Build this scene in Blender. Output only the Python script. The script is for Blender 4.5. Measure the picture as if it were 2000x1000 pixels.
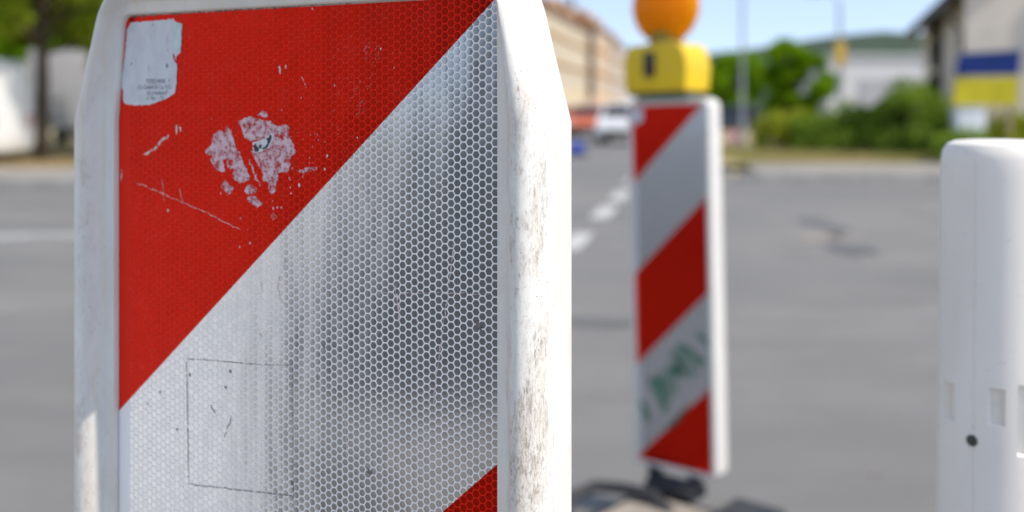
import bpy, bmesh, math, random
from mathutils import Vector, Matrix
import numpy as np
R = math.radians
random.seed(7); rng = np.random.default_rng(7)
for o in list(bpy.data.objects): bpy.data.objects.remove(o)
scene = bpy.context.scene
col = scene.collection

# ------------------------------------------------------------------ camera, sky, sun, exposure
CAM_H = 1.10
F = 2000.0            # focal length in photo pixels (2000 wide)
Y0 = 220.0            # horizon row in the photo
cam_d = bpy.data.cameras.new('camera'); cam = bpy.data.objects.new('camera', cam_d); col.objects.link(cam)
cam.location = (0, 0, CAM_H); cam.rotation_euler = (R(90), 0, 0)
cam_d.sensor_width = 36.0; cam_d.lens = 36.0
cam_d.shift_y = -(500 - Y0) / 2000.0
cam_d.clip_start = 0.02; cam_d.clip_end = 6000
cam_d.dof.use_dof = True; cam_d.dof.focus_distance = 0.552; cam_d.dof.aperture_fstop = 4.3
scene.camera = cam

SUN_AZ = -27.4        # degrees from +X (from the right, a little behind the camera)
SUN_EL = 50.0
sv = Vector((math.cos(R(SUN_EL)) * math.cos(R(SUN_AZ)), math.cos(R(SUN_EL)) * math.sin(R(SUN_AZ)), math.sin(R(SUN_EL))))
w = bpy.data.worlds.new('World'); scene.world = w; w.use_nodes = True
nt = w.node_tree; bg = nt.nodes['Background']
sky = nt.nodes.new('ShaderNodeTexSky'); sky.sky_type = 'NISHITA'; sky.sun_disc = False
sky.sun_elevation = R(SUN_EL); sky.sun_rotation = math.atan2(sv.x, sv.y)
sky.air_density = 1.0; sky.dust_density = 0.5; sky.ozone_density = 2.0
tcw = nt.nodes.new('ShaderNodeTexCoord'); vm = nt.nodes.new('ShaderNodeVectorMath'); vm.operation = 'ADD'; vm.inputs[1].default_value = (0, 0, .13)
nt.links.new(tcw.outputs['Generated'], vm.inputs[0]); nt.links.new(vm.outputs[0], sky.inputs['Vector'])   # less of the milky horizon
hs = nt.nodes.new('ShaderNodeHueSaturation'); hs.inputs['Saturation'].default_value = .74
nt.links.new(sky.outputs[0], hs.inputs['Color']); nt.links.new(hs.outputs[0], bg.inputs[0]); bg.inputs[1].default_value = 0.15
sd = bpy.data.lights.new('sun', 'SUN'); sd.energy = 2.7; sd.angle = R(0.5); sd.color = (1.0, 0.92, 0.80)
so = bpy.data.objects.new('sun', sd); col.objects.link(so)
so.rotation_euler = sv.to_track_quat('Z', 'Y').to_euler()
scene.view_settings.view_transform = 'Standard'; scene.view_settings.look = 'None'
scene.view_settings.exposure = 0.66; scene.view_settings.gamma = 1.0
try: scene.view_settings.use_curve_mapping = False
except Exception: pass
scene.cycles.max_bounces = 8
scene.cycles.sample_clamp_indirect = 8

# ------------------------------------------------------------------ node helpers
class NM:
    """small expression builder on top of math nodes"""
    def __init__(s, tree, sock): s.t = tree; s.s = sock
    def _m(s, op, b=None, c=None):
        n = s.t.nodes.new('ShaderNodeMath'); n.operation = op
        for i, v in enumerate((s, b, c)):
            if v is None: continue
            if isinstance(v, NM): s.t.links.new(v.s, n.inputs[i])
            else: n.inputs[i].default_value = v
        return NM(s.t, n.outputs[0])
    def __add__(s, o): return s._m('ADD', o)
    def __sub__(s, o): return s._m('SUBTRACT', o)
    def __mul__(s, o): return s._m('MULTIPLY', o)
    def __truediv__(s, o): return s._m('DIVIDE', o)
    def mod(s, o): return s._m('FLOORED_MODULO', o)
    def abs(s): return s._m('ABSOLUTE')
    def max(s, o): return s._m('MAXIMUM', o)
    def min(s, o): return s._m('MINIMUM', o)
    def lt(s, o): return s._m('LESS_THAN', o)
    def gt(s, o): return s._m('GREATER_THAN', o)
    def sqrt(s): return s._m('SQRT')
    def step(s, a, b):          # smoothstep
        n = s.t.nodes.new('ShaderNodeMapRange'); n.interpolation_type = 'SMOOTHSTEP'
        s.t.links.new(s.s, n.inputs[0]); n.inputs[1].default_value = a; n.inputs[2].default_value = b
        n.inputs[3].default_value = 0; n.inputs[4].default_value = 1
        return NM(s.t, n.outputs[0])
def mixf(f, a, b): return a + (b - a) * f if isinstance(a, NM) else (f * (-1.0) + 1.0) * a + f * b
class Mat:
    def __init__(s, name):
        s.m = bpy.data.materials.new(name); s.m.use_nodes = True
        s.t = s.m.node_tree; s.b = s.t.nodes['Principled BSDF']
        s.out = s.t.nodes['Material Output']
        s.tc = s.t.nodes.new('ShaderNodeTexCoord')
    def xyz(s, which='Object'):
        n = s.t.nodes.new('ShaderNodeSeparateXYZ'); s.t.links.new(s.tc.outputs[which], n.inputs[0])
        return [NM(s.t, n.outputs[i]) for i in range(3)]
    def vec(s, x, y, z):
        n = s.t.nodes.new('ShaderNodeCombineXYZ')
        for i, v in enumerate((x, y, z)):
            if isinstance(v, NM): s.t.links.new(v.s, n.inputs[i])
            else: n.inputs[i].default_value = v
        return n.outputs[0]
    def noise(s, scale=(1, 1, 1), detail=3, rough=.55, vec=None, dist=0.0):
        mp = s.t.nodes.new('ShaderNodeMapping'); mp.inputs['Scale'].default_value = scale
        s.t.links.new(vec if vec is not None else s.tc.outputs['Object'], mp.inputs[0])
        n = s.t.nodes.new('ShaderNodeTexNoise'); n.inputs['Scale'].default_value = 1
        n.inputs['Detail'].default_value = detail; n.inputs['Roughness'].default_value = rough
        n.inputs['Distortion'].default_value = dist
        s.t.links.new(mp.outputs[0], n.inputs['Vector'])
        return NM(s.t, n.outputs[0])
    def mix(s, f, a, b):
        n = s.t.nodes.new('ShaderNodeMix'); n.data_type = 'RGBA'
        for i, v in ((0, f), (6, a), (7, b)):
            if isinstance(v, NM): s.t.links.new(v.s, n.inputs[i])
            elif hasattr(v, 'is_linked'): s.t.links.new(v, n.inputs[i])
            elif i == 0: n.inputs[0].default_value = v
            else: n.inputs[i].default_value = (*v, 1)
        return n.outputs[2]
    def set(s, key, v):
        i = s.b.inputs[key]
        if isinstance(v, NM): s.t.links.new(v.s, i)
        elif hasattr(v, 'is_linked'): s.t.links.new(v, i)
        elif isinstance(v, tuple): i.default_value = (*v, 1)
        else: i.default_value = v
    def bump(s, h, strength=.3, dist=.01):
        n = s.t.nodes.new('ShaderNodeBump'); n.inputs['Strength'].default_value = strength; n.inputs['Distance'].default_value = dist
        s.t.links.new(h.s if isinstance(h, NM) else h, n.inputs['Height']); s.t.links.new(n.outputs[0], s.b.inputs['Normal'])
        return n

def simple(name, c, rough=.6, metal=0.0, var=.15, sc=3.0, coat=0.0):
    m = Mat(name)
    n = m.noise((sc, sc, sc), 4)
    lo = tuple(x * (1 - var) for x in c); hi = tuple(min(1, x * (1 + var)) for x in c)
    m.set('Base Color', m.mix(n.step(.3, .7), lo, hi)); m.set('Roughness', rough); m.set('Metallic', metal)
    if coat: m.set('Coat Weight', coat); m.set('Coat Roughness', .08)
    return m.m

# ------------------------------------------------------------------ object helpers
def link(name, me, parent=None, loc=None):
    o = bpy.data.objects.new(name, me); col.objects.link(o)
    if parent is not None: o.parent = parent
    if loc is not None: o.location = loc
    return o
def tag(o, label=None, cat=None, group=None, kind=None):
    for k, v in (('label', label), ('category', cat), ('group', group), ('kind', kind)):
        if v: o[k] = v
    return o
def empty(name, loc, rz=0.0, label=None, cat=None, group=None):
    o = bpy.data.objects.new(name, None); col.objects.link(o); o.location = loc; o.rotation_euler = (0, 0, rz)
    o.empty_display_size = .2
    return tag(o, label, cat, group)
def build(name, bm, mats, parent=None, smooth=False, loc=None):
    me = bpy.data.meshes.new(name); bmesh.ops.recalc_face_normals(bm, faces=bm.faces[:]); bm.to_mesh(me); bm.free()
    for m in (mats if isinstance(mats, (list, tuple)) else [mats]): me.materials.append(m)
    if smooth:
        for p in me.polygons: p.use_smooth = True
        if smooth != True:
            me.set_sharp_from_angle(angle=R(smooth))
    return link(name, me, parent, loc)
def box(bm, c, s, bev=0.0, rot=None, seg=2):
    g = bmesh.ops.create_cube(bm, size=1.0); vs = g['verts']
    M = Matrix.Translation(c) @ (rot.to_4x4() if rot is not None else Matrix.Identity(4)) @ Matrix.Diagonal((*s, 1))
    bmesh.ops.transform(bm, matrix=M, verts=vs)
    if bev:
        es = list({e for v in vs for e in v.link_edges})
        bmesh.ops.bevel(bm, geom=es, offset=bev, segments=seg, affect='EDGES', profile=.5)
def tube(bm, pts, r, n=12, cap=True):
    pts = [Vector(p) for p in pts]; rs = r if isinstance(r, (list, tuple)) else [r] * len(pts)
    rings = []; up = None
    for i, p in enumerate(pts):
        d = (pts[min(i + 1, len(pts) - 1)] - pts[max(i - 1, 0)]).normalized()
        if up is None:
            up = Vector((1, 0, 0)) if abs(d.z) > .9 else Vector((0, 0, 1))
        u = (up - d * up.dot(d)).normalized(); v = d.cross(u); up = u
        rings.append([bm.verts.new(p + (u * math.cos(a) + v * math.sin(a)) * rs[i]) for a in [2 * math.pi * k / n for k in range(n)]])
    for a, b in zip(rings, rings[1:]):
        for k in range(n): bm.faces.new((a[k], a[(k + 1) % n], b[(k + 1) % n], b[k]))
    if cap: bm.faces.new(rings[0][::-1]); bm.faces.new(rings[-1])
def lathe(bm, prof, n=48, M=None):
    rings = []
    for r, z in prof:
        rings.append([bm.verts.new((r * math.cos(2 * math.pi * k / n), r * math.sin(2 * math.pi * k / n), z)) for k in range(n)])
    for a, b in zip(rings, rings[1:]):
        for k in range(n): bm.faces.new((a[k], a[(k + 1) % n], b[(k + 1) % n], b[k]))
    bm.faces.new(rings[0][::-1]); bm.faces.new(rings[-1])
    if M is not None: bmesh.ops.transform(bm, matrix=M, verts=[v for r in rings for v in r])
def prism(bm, poly, axis, a, b):
    """poly of 2D points extruded along axis ('y': points are x,z; 'x': points are y,z; 'z': points are x,y)"""
    def P(p, t): return {'y': (p[0], t, p[1]), 'x': (t, p[0], p[1]), 'z': (p[0], p[1], t)}[axis]
    A = [bm.verts.new(P(p, a)) for p in poly]; B = [bm.verts.new(P(p, b)) for p in poly]
    n = len(poly); fs = [bm.faces.new(A), bm.faces.new(B[::-1])]
    for i in range(n): fs.append(bm.faces.new((A[i], B[i], B[(i + 1) % n], A[(i + 1) % n])))
    return A + B
def at(px, d, z=0.0): return Vector(((px - 1000) / F * d, d, z))
def hgt(py, d): return CAM_H - (py - Y0) / F * d
def dup(o, parent=None):
    c = o.copy(); col.objects.link(c); c.parent = parent
    for ch in list(o.children): dup(ch, c)
    return c

# ------------------------------------------------------------------ setting: ground, roads
def asphalt():
    m = Mat('asphalt')
    fine = m.noise((160, 160, 160), 4, .7); mid = m.noise((1.2, 2.2, 1), 5, .6); band = m.noise((.16, .42, 1), 4, .55, dist=.6)
    c = m.mix(mid.step(.3, .7), (.190, .183, .170), (.236, .226, .209))
    c = m.mix(band.step(.36, .64) * .55, c, (.148, .145, .140))
    c = m.mix(fine.step(.58, .75) * .5, c, (.34, .33, .31))
    c = m.mix(fine.step(.42, .25) * .6, c, (.10, .10, .10))
    m.set('Base Color', c); m.set('Roughness', .85); m.bump(fine, .5, .004)
    return m.m
M_asph = asphalt()
def patched(name, a, b, sc, th=(.45, .6), rough=.9):
    m = Mat(name); n = m.noise(sc, 5, .6); n2 = m.noise(tuple(9 * x for x in sc), 3, .6)
    c = m.mix(n.step(*th), a, b); c = m.mix(n2.step(.55, .7) * .35, c, tuple(x * .6 for x in a))
    m.set('Base Color', c); m.set('Roughness', rough); return m.m
M_soil = patched('dry_soil', (.46, .36, .20), (.34, .31, .13), (.5, .5, .5))
M_pave = patched('paving', (.27, .25, .22), (.33, .30, .26), (.8, .8, .8))
M_kerb = simple('kerb_stone', (.30, .29, .27), .85)
M_worn = patched('worn_road_paint', (.42, .42, .41), (.26, .26, .25), (3, 3, 3), (.4, .7)); M_paint = patched('road_paint', (.52, .51, .49), (.36, .35, .34), (2, 2, 2), (.5, .75))
M_patch = simple('dark_road_patch', (.125, .125, .128), .8, var=.25, sc=20)  # darker grey for patches on the road
M_dust = simple('pale_dust', (.26, .23, .20), .9, var=.2, sc=6)

def sheet(name, poly, z, mat, kind='structure'):
    bm = bmesh.new(); bm.faces.new([bm.verts.new((x, y, z)) for x, y in poly])
    return tag(build(name, bm, mat), kind=kind)
sheet('ground', [(-3000, -600), (3000, -600), (3000, 4000), (-3000, 4000)], -.02, M_soil)
sheet('road', [(-90, -30), (90, -30), (90, 16.3), (3.6, 16.3), (33, 190), (8, 190), (-2.2, 42), (-3.0, 15.0), (-90, 15.0)], 0.0, M_asph)
def slab(name, poly, z, kerbw=.16):
    bm = bmesh.new(); prism(bm, poly, 'z', -.01, z); o = tag(build(name, bm, M_pave), kind='structure'); return o
slab('pavement', [(3.95, 16.48), (90, 16.48), (90, 19.7), (4.5, 19.7)], .125)
slab('pavement', [(-90, 15.18), (-3.2, 15.18), (-2.9, 18.0), (-90, 18.0)], .125)
def kerb(pts):
    bm = bmesh.new()
    for a, b in zip(pts, pts[1:]):
        a = Vector((*a, 0)); b = Vector((*b, 0)); d = b - a; L = d.length; ang = math.atan2(d.y, d.x); n = max(1, int(L / 1.0))
        for i in range(n):
            c = a + d * ((i + .5) / n); box(bm, (c.x, c.y, .06), (L / n - .012, .17, .14), .012, Matrix.Rotation(ang, 3, 'Z'), 1)
    return tag(build('kerb', bm, M_kerb), kind='structure')
kerb([(3.6, 16.385), (40, 16.385)]); kerb([(-40, 15.085), (-3.0, 15.085)])
# painted marks: short dashes running up the street, and a wide line on the left
for (x, y, L, wd) in ((.55, 8.75, 1.15, .18), (1.02, 11.3, 1.35, .2), (1.44, 13.6, 1.5, .2), (1.95, 16.6, 1.5, .2), (2.5, 19.7, 1.5, .2)):
    d = Vector((.19, 1)).normalized(); s = Vector((d.y, -d.x)); c = Vector((x, y))
    sheet('lane_marking', [tuple(c + d * (L / 2) * a + s * (wd / 2) * b) for a, b in ((-1, -1), (-1, 1), (1, 1), (1, -1))], .004, M_paint)
sheet('stop_line', [(-12, 7.3), (-3.4, 9.1), (-3.4, 9.5), (-12, 7.7)], .004, M_worn)
def blob(name, c, rx, ry, z, mat, n=22):
    ph = rng.uniform(0, 6.28, 3)
    pts = []
    for k in range(n):
        a = 2 * math.pi * k / n; r = 1 + .22 * math.sin(2 * a + ph[0]) + .14 * math.sin(3 * a + ph[1]) + .08 * math.sin(5 * a + ph[2])
        pts.append((c[0] + rx * r * math.cos(a), c[1] + ry * r * math.sin(a)))
    return sheet(name, pts, z, mat)
for px, py, rx, ry, mt in ((1605, 438, .14, .55, M_patch), (1662, 487, .15, .42, M_patch), (1600, 466, .22, .3, M_dust), (1648, 462, .12, .25, M_dust), (1710, 925, .016, .02, M_dust)):
    d = F * CAM_H / (py - Y0); blob('road_patch', (at(px, d).x, d), rx, ry, .008 if mt is M_patch else .004, mt)
blob('road_patch', (at(1170, 5.35).x, 5.35), .24, .10, .0045, simple('grey_stain', (.135, .133, .13), .9))

# hills
def hills():
    bm = bmesh.new(); m = 60; n = 5; D = 900
    rows = []
    for j in range(n):
        row = []
        for i in range(m + 1):
            px = -2500 + 6500 * i / m
            top = 28 * math.exp(-((px - 1740) / 230) ** 2) + 73 + 2 * math.sin(i * .7)
            t = j / (n - 1); d = D + 350 * t
            row.append(bm.verts.new((((px - 1000) / F) * d, d, -2 + top * math.sin(t * math.pi / 2))))
        rows.append(row)
    for a, b in zip(rows, rows[1:]):
        for i in range(m): bm.faces.new((a[i], a[i + 1], b[i + 1], b[i]))
    mt = patched('hill_forest', (.022, .045, .02), (.04, .062, .03), (.02, .02, .02))
    return tag(build('hills', bm, mt, smooth=True), kind='structure')
hills()

# ------------------------------------------------------------------ warning beacons
M_white = None
def plastic_white(name, W, dirt=1.0, tone=1.0):
    """white moulded plastic; scuffs and brown rub marks along the outer ridge of the rim"""
    m = Mat(name); x, y, z = m.xyz()
    e = x.abs()
    front = (y * -1.0).step(-.020, .004)
    ridge = (x.gt(0) * .6 + .4) * e.step(W / 2 + .0035, W / 2 + .0105) * (front * .85 + .15)
    side = x.gt(0) * .65 + .35
    core = side * e.step(W / 2 + .010, W / 2 + .016) * (y * -1.0).step(-.006, .006)
    streak = m.noise((300, 300, 90), 6, .72, dist=1.2); streak2 = m.noise((760, 760, 230), 5, .75, dist=.8); cloud = m.noise((60, 60, 24), 5, .65, dist=.5); speck = m.noise((520, 520, 520), 2, .5)
    scr = m.noise((700, 500, 36), 3, .6, dist=1.5)
    lowz = (z * -1.0).step(-1.13, -1.04)          # rubbed mainly below the slanted shoulders
    a = (streak * .55 + cloud * .55)
    d1 = a.step(.47, .66) * (ridge * .38 + core * .62) * (lowz * .75 + .2)
    d2 = (streak2 * .7 + cloud * .3).step(.50, .60) * (ridge * .4 + core * .6) * (lowz * .85 + .12) * cloud.step(.30, .55)
    d3 = speck.step(.69, .76) * (ridge * .6 + .25)
    base = m.mix(cloud.step(.3, .75), (.83 * tone, .815 * tone, .765 * tone), (.77 * tone, .735 * tone, .685 * tone))
    base = m.mix(streak.step(.5, .75) * .30 * dirt, base, (.60, .56, .51))
    run = m.noise((230, 230, 9), 4, .6)
    base = m.mix(run.step(.5, .66) * .45 * dirt, base, (.72, .62, .47))
    c = m.mix(d1 * .34 * dirt, base, (.46, .38, .29))
    c = m.mix(d2 * .6 * dirt, c, (.16, .12, .085))
    c = m.mix(d3 * .8 * dirt, c, (.10, .075, .05))
    c = m.mix(scr.step(.62, .66) * ridge * cloud.step(.45, .6) * .6 * dirt, c, (.20, .16, .12))
    m.set('Base Color', c); m.set('Roughness', .42); m.set('Specular IOR Level', .4)
    m.bump(streak * .5 + scr * .5, .12, .001)
    return m.m

PITCH = .00447
def film(name, W, v0, slope, B, worn=1.0, k=1.0, kr=1.0):
    """striped retro-reflective sheeting: honeycomb of sealed cells with pale seams, half mirror cells"""
    m = Mat(name); x, y, z = m.xyz()
    x0 = x + W / 2; h = z - 1.10
    v = h - x0 * slope - v0
    red = v.mod(2 * B).lt(B)
    # hexagon grid, cells stacked vertically
    q3 = math.sqrt(3)
    X = x0 / PITCH; Z = z / PITCH
    ax = X.mod(q3) - q3 / 2; az = Z.mod(1.0) - .5
    bx = (X - q3 / 2).mod(q3) - q3 / 2; bz = (Z - .5).mod(1.0) - .5
    useA = (ax * ax + az * az).lt(bx * bx + bz * bz)
    gx = mixf(useA, bx, ax); gz = mixf(useA, bz, az)
    hexd = gz.abs().max(gz.abs() * .5 + gx.abs() * .8660)
    rnd = (gx * gx + gz * gz).sqrt()
    d = hexd * .72 + rnd * .28 * .93
    line = d.step(.395, .44)
    idx = X - gx; idz = Z - gz
    wn = m.t.nodes.new('ShaderNodeTexWhiteNoise'); wn.noise_dimensions = '2D'
    m.t.links.new(m.vec((idx * 2 + .25)._m('FLOOR'), (idz * 2 + .25)._m('FLOOR'), 0), wn.inputs['Vector'])
    rv = NM(m.t, wn.outputs['Value'])
    edge = x0.step(.0095, .0105)                       # the folded margin has no cells
    cell = (line * -1.0 + 1.0) * edge
    scratch = m.noise((260, 260, 22), 4, .7); dust = m.noise((60, 60, 60), 5, .7); spk = m.noise((900, 900, 900), 2, .5)
    white_c = m.mix(cell, (.88 * k, .865 * k, .85 * k), (.51 * k, .515 * k, .53 * k))
    white_c = m.mix(rv * cell * .35, white_c, (.38, .40, .44))
    red_c = m.mix(cell, (.76 * kr, .015 * kr, .003), (.38 * kr, .007 * kr, .0012))
    red_c = m.mix(rv * cell * .35, red_c, (.30, .008, .002))
    c = m.mix(red, white_c, red_c)
    c = m.mix(dust.step(.45, .8) * .05 * worn * mixf(red, 1.0, .15), c, (.55, .54, .52))
    c = m.mix(spk.step(.72, .78) * .5 * worn * mixf(red, 1.0, .5), c, (.62, .55, .5))
    m.set('Base Color', c)
    m.set('Metallic', cell * mixf(red, 0.96, 0.90))
    m.set('Roughness', mixf(cell, .5, rv * .05 + scratch * .04 + .115))
    m.set('Specular IOR Level', mixf(red, .25, .08)); m.set('Coat Weight', mixf(red, .12, .06)); m.set('Coat Roughness', .18); m.set('Coat IOR', 1.45)
    # waviness of the sheet plus the domed cells
    wave = m.noise((34, 34, 7), 2, .5); dome = (rnd * rnd) * -1.0
    tilt = gx * (rv - .5) * 2.0
    hb = wave * .11 + dome * .014 * cell + tilt * .004 * cell
    m.bump(hb, 1.0, .0045 )
    return m.m

def residue(name, a, b, thr):
    m = Mat(name); n = m.noise((900, 900, 900), 3, .7); n2 = m.noise((260, 260, 260), 4, .65)
    m.set('Base Color', m.mix(n2.step(.35, .65), a, b)); m.set('Roughness', .75)
    tr = m.t.nodes.new('ShaderNodeBsdfTransparent'); mx = m.t.nodes.new('ShaderNodeMixShader')
    al = (n * .6 + n2 * .5).step(thr, thr + .06)
    m.t.links.new(al.s, mx.inputs[0]); m.t.links.new(tr.outputs[0], mx.inputs[1]); m.t.links.new(m.b.outputs[0], mx.inputs[2])
    m.t.links.new(mx.outputs[0], m.out.inputs[0]); return m.m
M_res = residue('paper_residue', (.54, .22, .24), (.74, .54, .57), .472)
M_resd = simple('scuffed_paper', (.70, .66, .68), .7, var=.12, sc=500)
M_scr = residue('pale_scratch', (.66, .44, .40), (.78, .68, .64), .47)
M_grime = residue('dark_grime', (.09, .08, .07), (.24, .22, .20), .47)
M_ink = simple('black_ink', (.03, .035, .045), .6, var=.4, sc=900)
M_stk = None
def sticker_mat():
    m = Mat('faded_sticker'); n = m.noise((120, 120, 60), 5, .7); n2 = m.noise((300, 300, 120), 4, .7)
    c = m.mix(n.step(.35, .7), (.66, .68, .71), (.58, .59, .62)); c = m.mix(n2.step(.62, .72) * .5, c, (.42, .43, .46))
    m.set('Base Color', c); m.set('Roughness', .55); m.bump(n2, .1, .001); return m.m
M_stk = sticker_mat(); M_cyan = simple('sticker_layer', (.55, .70, .70), .6, var=.1, sc=200); M_print = residue('faded_print', (.10, .10, .11), (.28, .28, .30), .42)
M_green = residue('green_marker', (.05, .16, .09), (.14, .24, .18), .42)
M_gdark = simple('dark_green_paint', (.02, .06, .035), .6)

class Panel:
    """film rectangle of one beacon: pixel -> film coordinates (x from the film's left edge, world height)"""
    def __init__(s, O, T, W):
        s.O = Vector(O); s.T = Vector(T).normalized(); s.W = W
    def p(s, px, py):
        k = (px - 1000) / F
        q = (k * s.O.y - s.O.x) / (s.T.x - k * s.T.y); d = s.O.y + q * s.T.y
        return q, CAM_H - (py - Y0) / F * d

def outline(W, z0, z1, off, taper, rad, shoulder, left_in=0.0, nseg=6, left_wide=0.0):
    """closed outline of the film rectangle grown by off; shoulders cut in towards the top by taper; 0..W mapped to -W/2..W/2"""
    r = max(.0015, rad + off)
    L, Rr, Bt, T = -W / 2 - off * (1 + left_wide), W / 2 + off, z0 - off, z1 + off
    pts = []
    def arc(cx, cz, a0, a1):
        for k in range(nseg + 1):
            a = R(a0 + (a1 - a0) * k / nseg); pts.append([cx + r * math.cos(a), cz + r * math.sin(a)])
    arc(L + r, Bt + r, 180, 270); arc(Rr - r, Bt + r, 270, 360)
    for t in (.0, .33, .66): pts.append([Rr, shoulder + t * (T - r - shoulder)])
    arc(Rr - r, T - r, 0, 90); arc(L + r, T - r, 90, 180)
    for t in (.66, .33, .0): pts.append([L, shoulder + t * (T - r - shoulder)])
    for p in pts:
        if p[1] > shoulder:
            f = min(1, (p[1] - shoulder) / (z1 + .012 - shoulder)); k = (p[0] / abs(Rr))
            p[0] -= taper * f * k
            if p[0] < 0: p[0] += left_in * min(1, f * 1.25)
    return pts

def frame_mesh(W, z0, z1, prof, amax, taper, rad, shoulder, left_in=0.0, lw=0.0):
    bm = bmesh.new(); rings = []
    for a, u in prof:
        tp = taper * max(0, a) / amax
        rings.append([bm.verts.new((p[0], -u, p[1])) for p in outline(W, z0, z1, a, tp, rad, shoulder, left_in, left_wide=lw)])
    n = len(rings[0])
    for A, Bq in zip(rings, rings[1:]):
        for k in range(n): bm.faces.new((A[k], A[(k + 1) % n], Bq[(k + 1) % n], Bq[k]))
    bm.faces.new(rings[0]); bm.faces.new(rings[-1][::-1])
    return bm

def film_mesh(W, z0, z1, left_in, shoulder, rad, lift=.0006):
    bm = bmesh.new()
    pts = outline(W, z0, z1, -.0004, 0, rad, shoulder, left_in)
    vs = [bm.verts.new((p[0], -lift, p[1])) for p in pts]; bm.faces.new(vs)
    return bm
def add_poly(bm, pts, lift, mi, jag=0.0, sub=1):
    P = []
    for a, b in zip(pts, pts[1:] + pts[:1]):
        for k in range(sub):
            t = k / sub; P.append([a[0] + (b[0] - a[0]) * t, a[1] + (b[1] - a[1]) * t])
    if jag:
        for p in P: p[0] += random.gauss(0, jag); p[1] += random.gauss(0, jag)
    f = bm.faces.new([bm.verts.new((p[0], -lift, p[1])) for p in P]); f.material_index = mi
    return f
def add_line(bm, pts, wd, lift, mi, taper=True):
    n = len(pts); Lf, Rt = [], []
    for i, p in enumerate(pts):
        a = pts[max(0, i - 1)]; b = pts[min(n - 1, i + 1)]; dx, dz = b[0] - a[0], b[1] - a[1]; l = math.hypot(dx, dz) or 1
        w_ = wd * (.25 if taper and i in (0, n - 1) else random.uniform(.6, 1.3)) / 2
        Lf.append((p[0] - dz / l * w_, p[1] + dx / l * w_)); Rt.append((p[0] + dz / l * w_, p[1] - dx / l * w_))
    for i in range(n - 1):
        f = bm.faces.new([bm.verts.new((q[0], -lift, q[1])) for q in (Lf[i], Lf[i + 1], Rt[i + 1], Rt[i])]); f.material_index = mi
def dense(pts, n, jag):
    out = []
    for a, b in zip(pts, pts[1:]):
        for k in range(n):
            t = k / n; out.append((a[0] + (b[0] - a[0]) * t + random.gauss(0, jag), a[1] + (b[1] - a[1]) * t + random.gauss(0, jag)))
    return out + [pts[-1]]
def text_mesh(body, size, M):
    cu = bpy.data.curves.new('lettering', 'FONT'); cu.body = body; cu.size = size
    ob = bpy.data.objects.new('lettering', cu); col.objects.link(ob)
    dg = bpy.context.evaluated_depsgraph_get(); me = bpy.data.meshes.new_from_object(ob.evaluated_get(dg))
    bpy.data.objects.remove(ob); bpy.data.curves.remove(cu); me.transform(M); return me

# --- the near beacon
W1 = .277; T1 = Vector((.9007, -.4345, 0)).normalized(); O1 = Vector((-.2562, .668, 0))
pan1 = Panel(O1, T1, W1); c1 = O1 + T1 * (W1 / 2); rz1 = math.atan2(T1.y, T1.x)
def g1(px, py): q, h = pan1.p(px, py); return (q - W1 / 2, h)
z1top = g1(253, 31)[1]; Z1B = .16
beacon1 = empty('warning_beacon', (c1.x, c1.y, 0), rz1, 'big scuffed red and white striped beacon close up with a torn sticker and honeycomb sheeting', 'traffic beacon', 'striped warning beacons')
prof1 = [(-.001, -.0002), (.0002, -.0002), (.0006, .0038), (.0018, .0046), (.0062, .0050), (.0082, .0064), (.0105, .0108), (.0135, .0148), (.0170, .0160), (.0205, .0152), (.0238, .0120), (.0262, .0070), (.0276, .0000), (.0282, -.012), (.0282, -.030), (.0272, -.035), (.0240, -.0390), (.018, -.040)]
frame1 = build('frame', frame_mesh(W1, Z1B, z1top, prof1, .0272, .021, .006, 1.095, .0065, .15), plastic_white('scuffed_white_plastic', W1, 1.0, .90), beacon1, smooth=50)
fm = film_mesh(W1, Z1B, z1top, .0065, 1.095, .006)
MI = dict(film=0, res=1, scr=2, grime=3, ink=4, paper=5)
L1, L2 = .0008, .0010
def zz(pts, ox=400, oy=200, k=.24): return [g1(ox + a * k, oy + b * k) for a, b in pts]
blobs = [
 [(10,400),(60,340),(80,260),(120,230),(165,240),(185,190),(220,220),(240,310),(265,370),(300,420),(320,500),(350,540),(380,625),(330,650),(290,655),(240,620),(235,575),(250,545),(195,525),(180,460),(150,470),(175,550),(130,565),(85,540),(50,465),(70,420),(30,440)],
 [(275,150),(370,115),(450,130),(470,150),(550,150),(600,200),(650,180),(690,185),(700,260),(740,370),(740,410),(700,450),(700,520),(680,570),(640,560),(600,580),(605,625),(585,650),(590,720),(550,750),(520,700),(530,650),(480,630),(480,590),(430,490),(390,430),(400,330),(330,290),(310,210)],
 [(130,680),(175,630),(240,690),(235,720),(190,755),(165,710)], [(330,720),(350,670),(390,665),(430,700),(420,735),(380,750),(340,740)],
 [(345,775),(390,755),(430,780),(480,825),(430,850),(400,830),(360,800)], [(750,560),(800,545),(850,528),(920,520),(915,545),(880,560),(800,570)], [(430,105),(490,55),(520,100),(495,130),(470,105)]]
for b in blobs: add_poly(fm, zz(b), L1, MI['res'], .00035, 4)
add_poly(fm, zz([(395,325),(440,315),(500,300),(545,245),(570,262),(560,310),(530,370),(480,395),(440,410),(410,412)]), L2, MI['paper'], .0002, 3)
for b in ([(405,352),(425,330),(436,362),(450,372),(446,398),(418,402)], [(446,362),(462,340),(474,352),(466,378)], [(476,374),(506,352),(522,330),(512,300),(530,282),(541,258),(553,276),(548,306),(520,368),(492,386)]):
    add_poly(fm, zz(b), .0012, MI['ink'], .00018, 3)
def scr(pts, wpx, mi='scr', n=4, jag=.0003): add_line(fm, dense([g1(*p) for p in pts], n, jag), wpx / 3100, L1, MI[mi])
scr([(283, 302), (305, 290), (322, 272), (332, 264)], 5); scr([(347, 262), (347, 243)], 4); scr([(355, 256), (352, 248)], 5)
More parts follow.
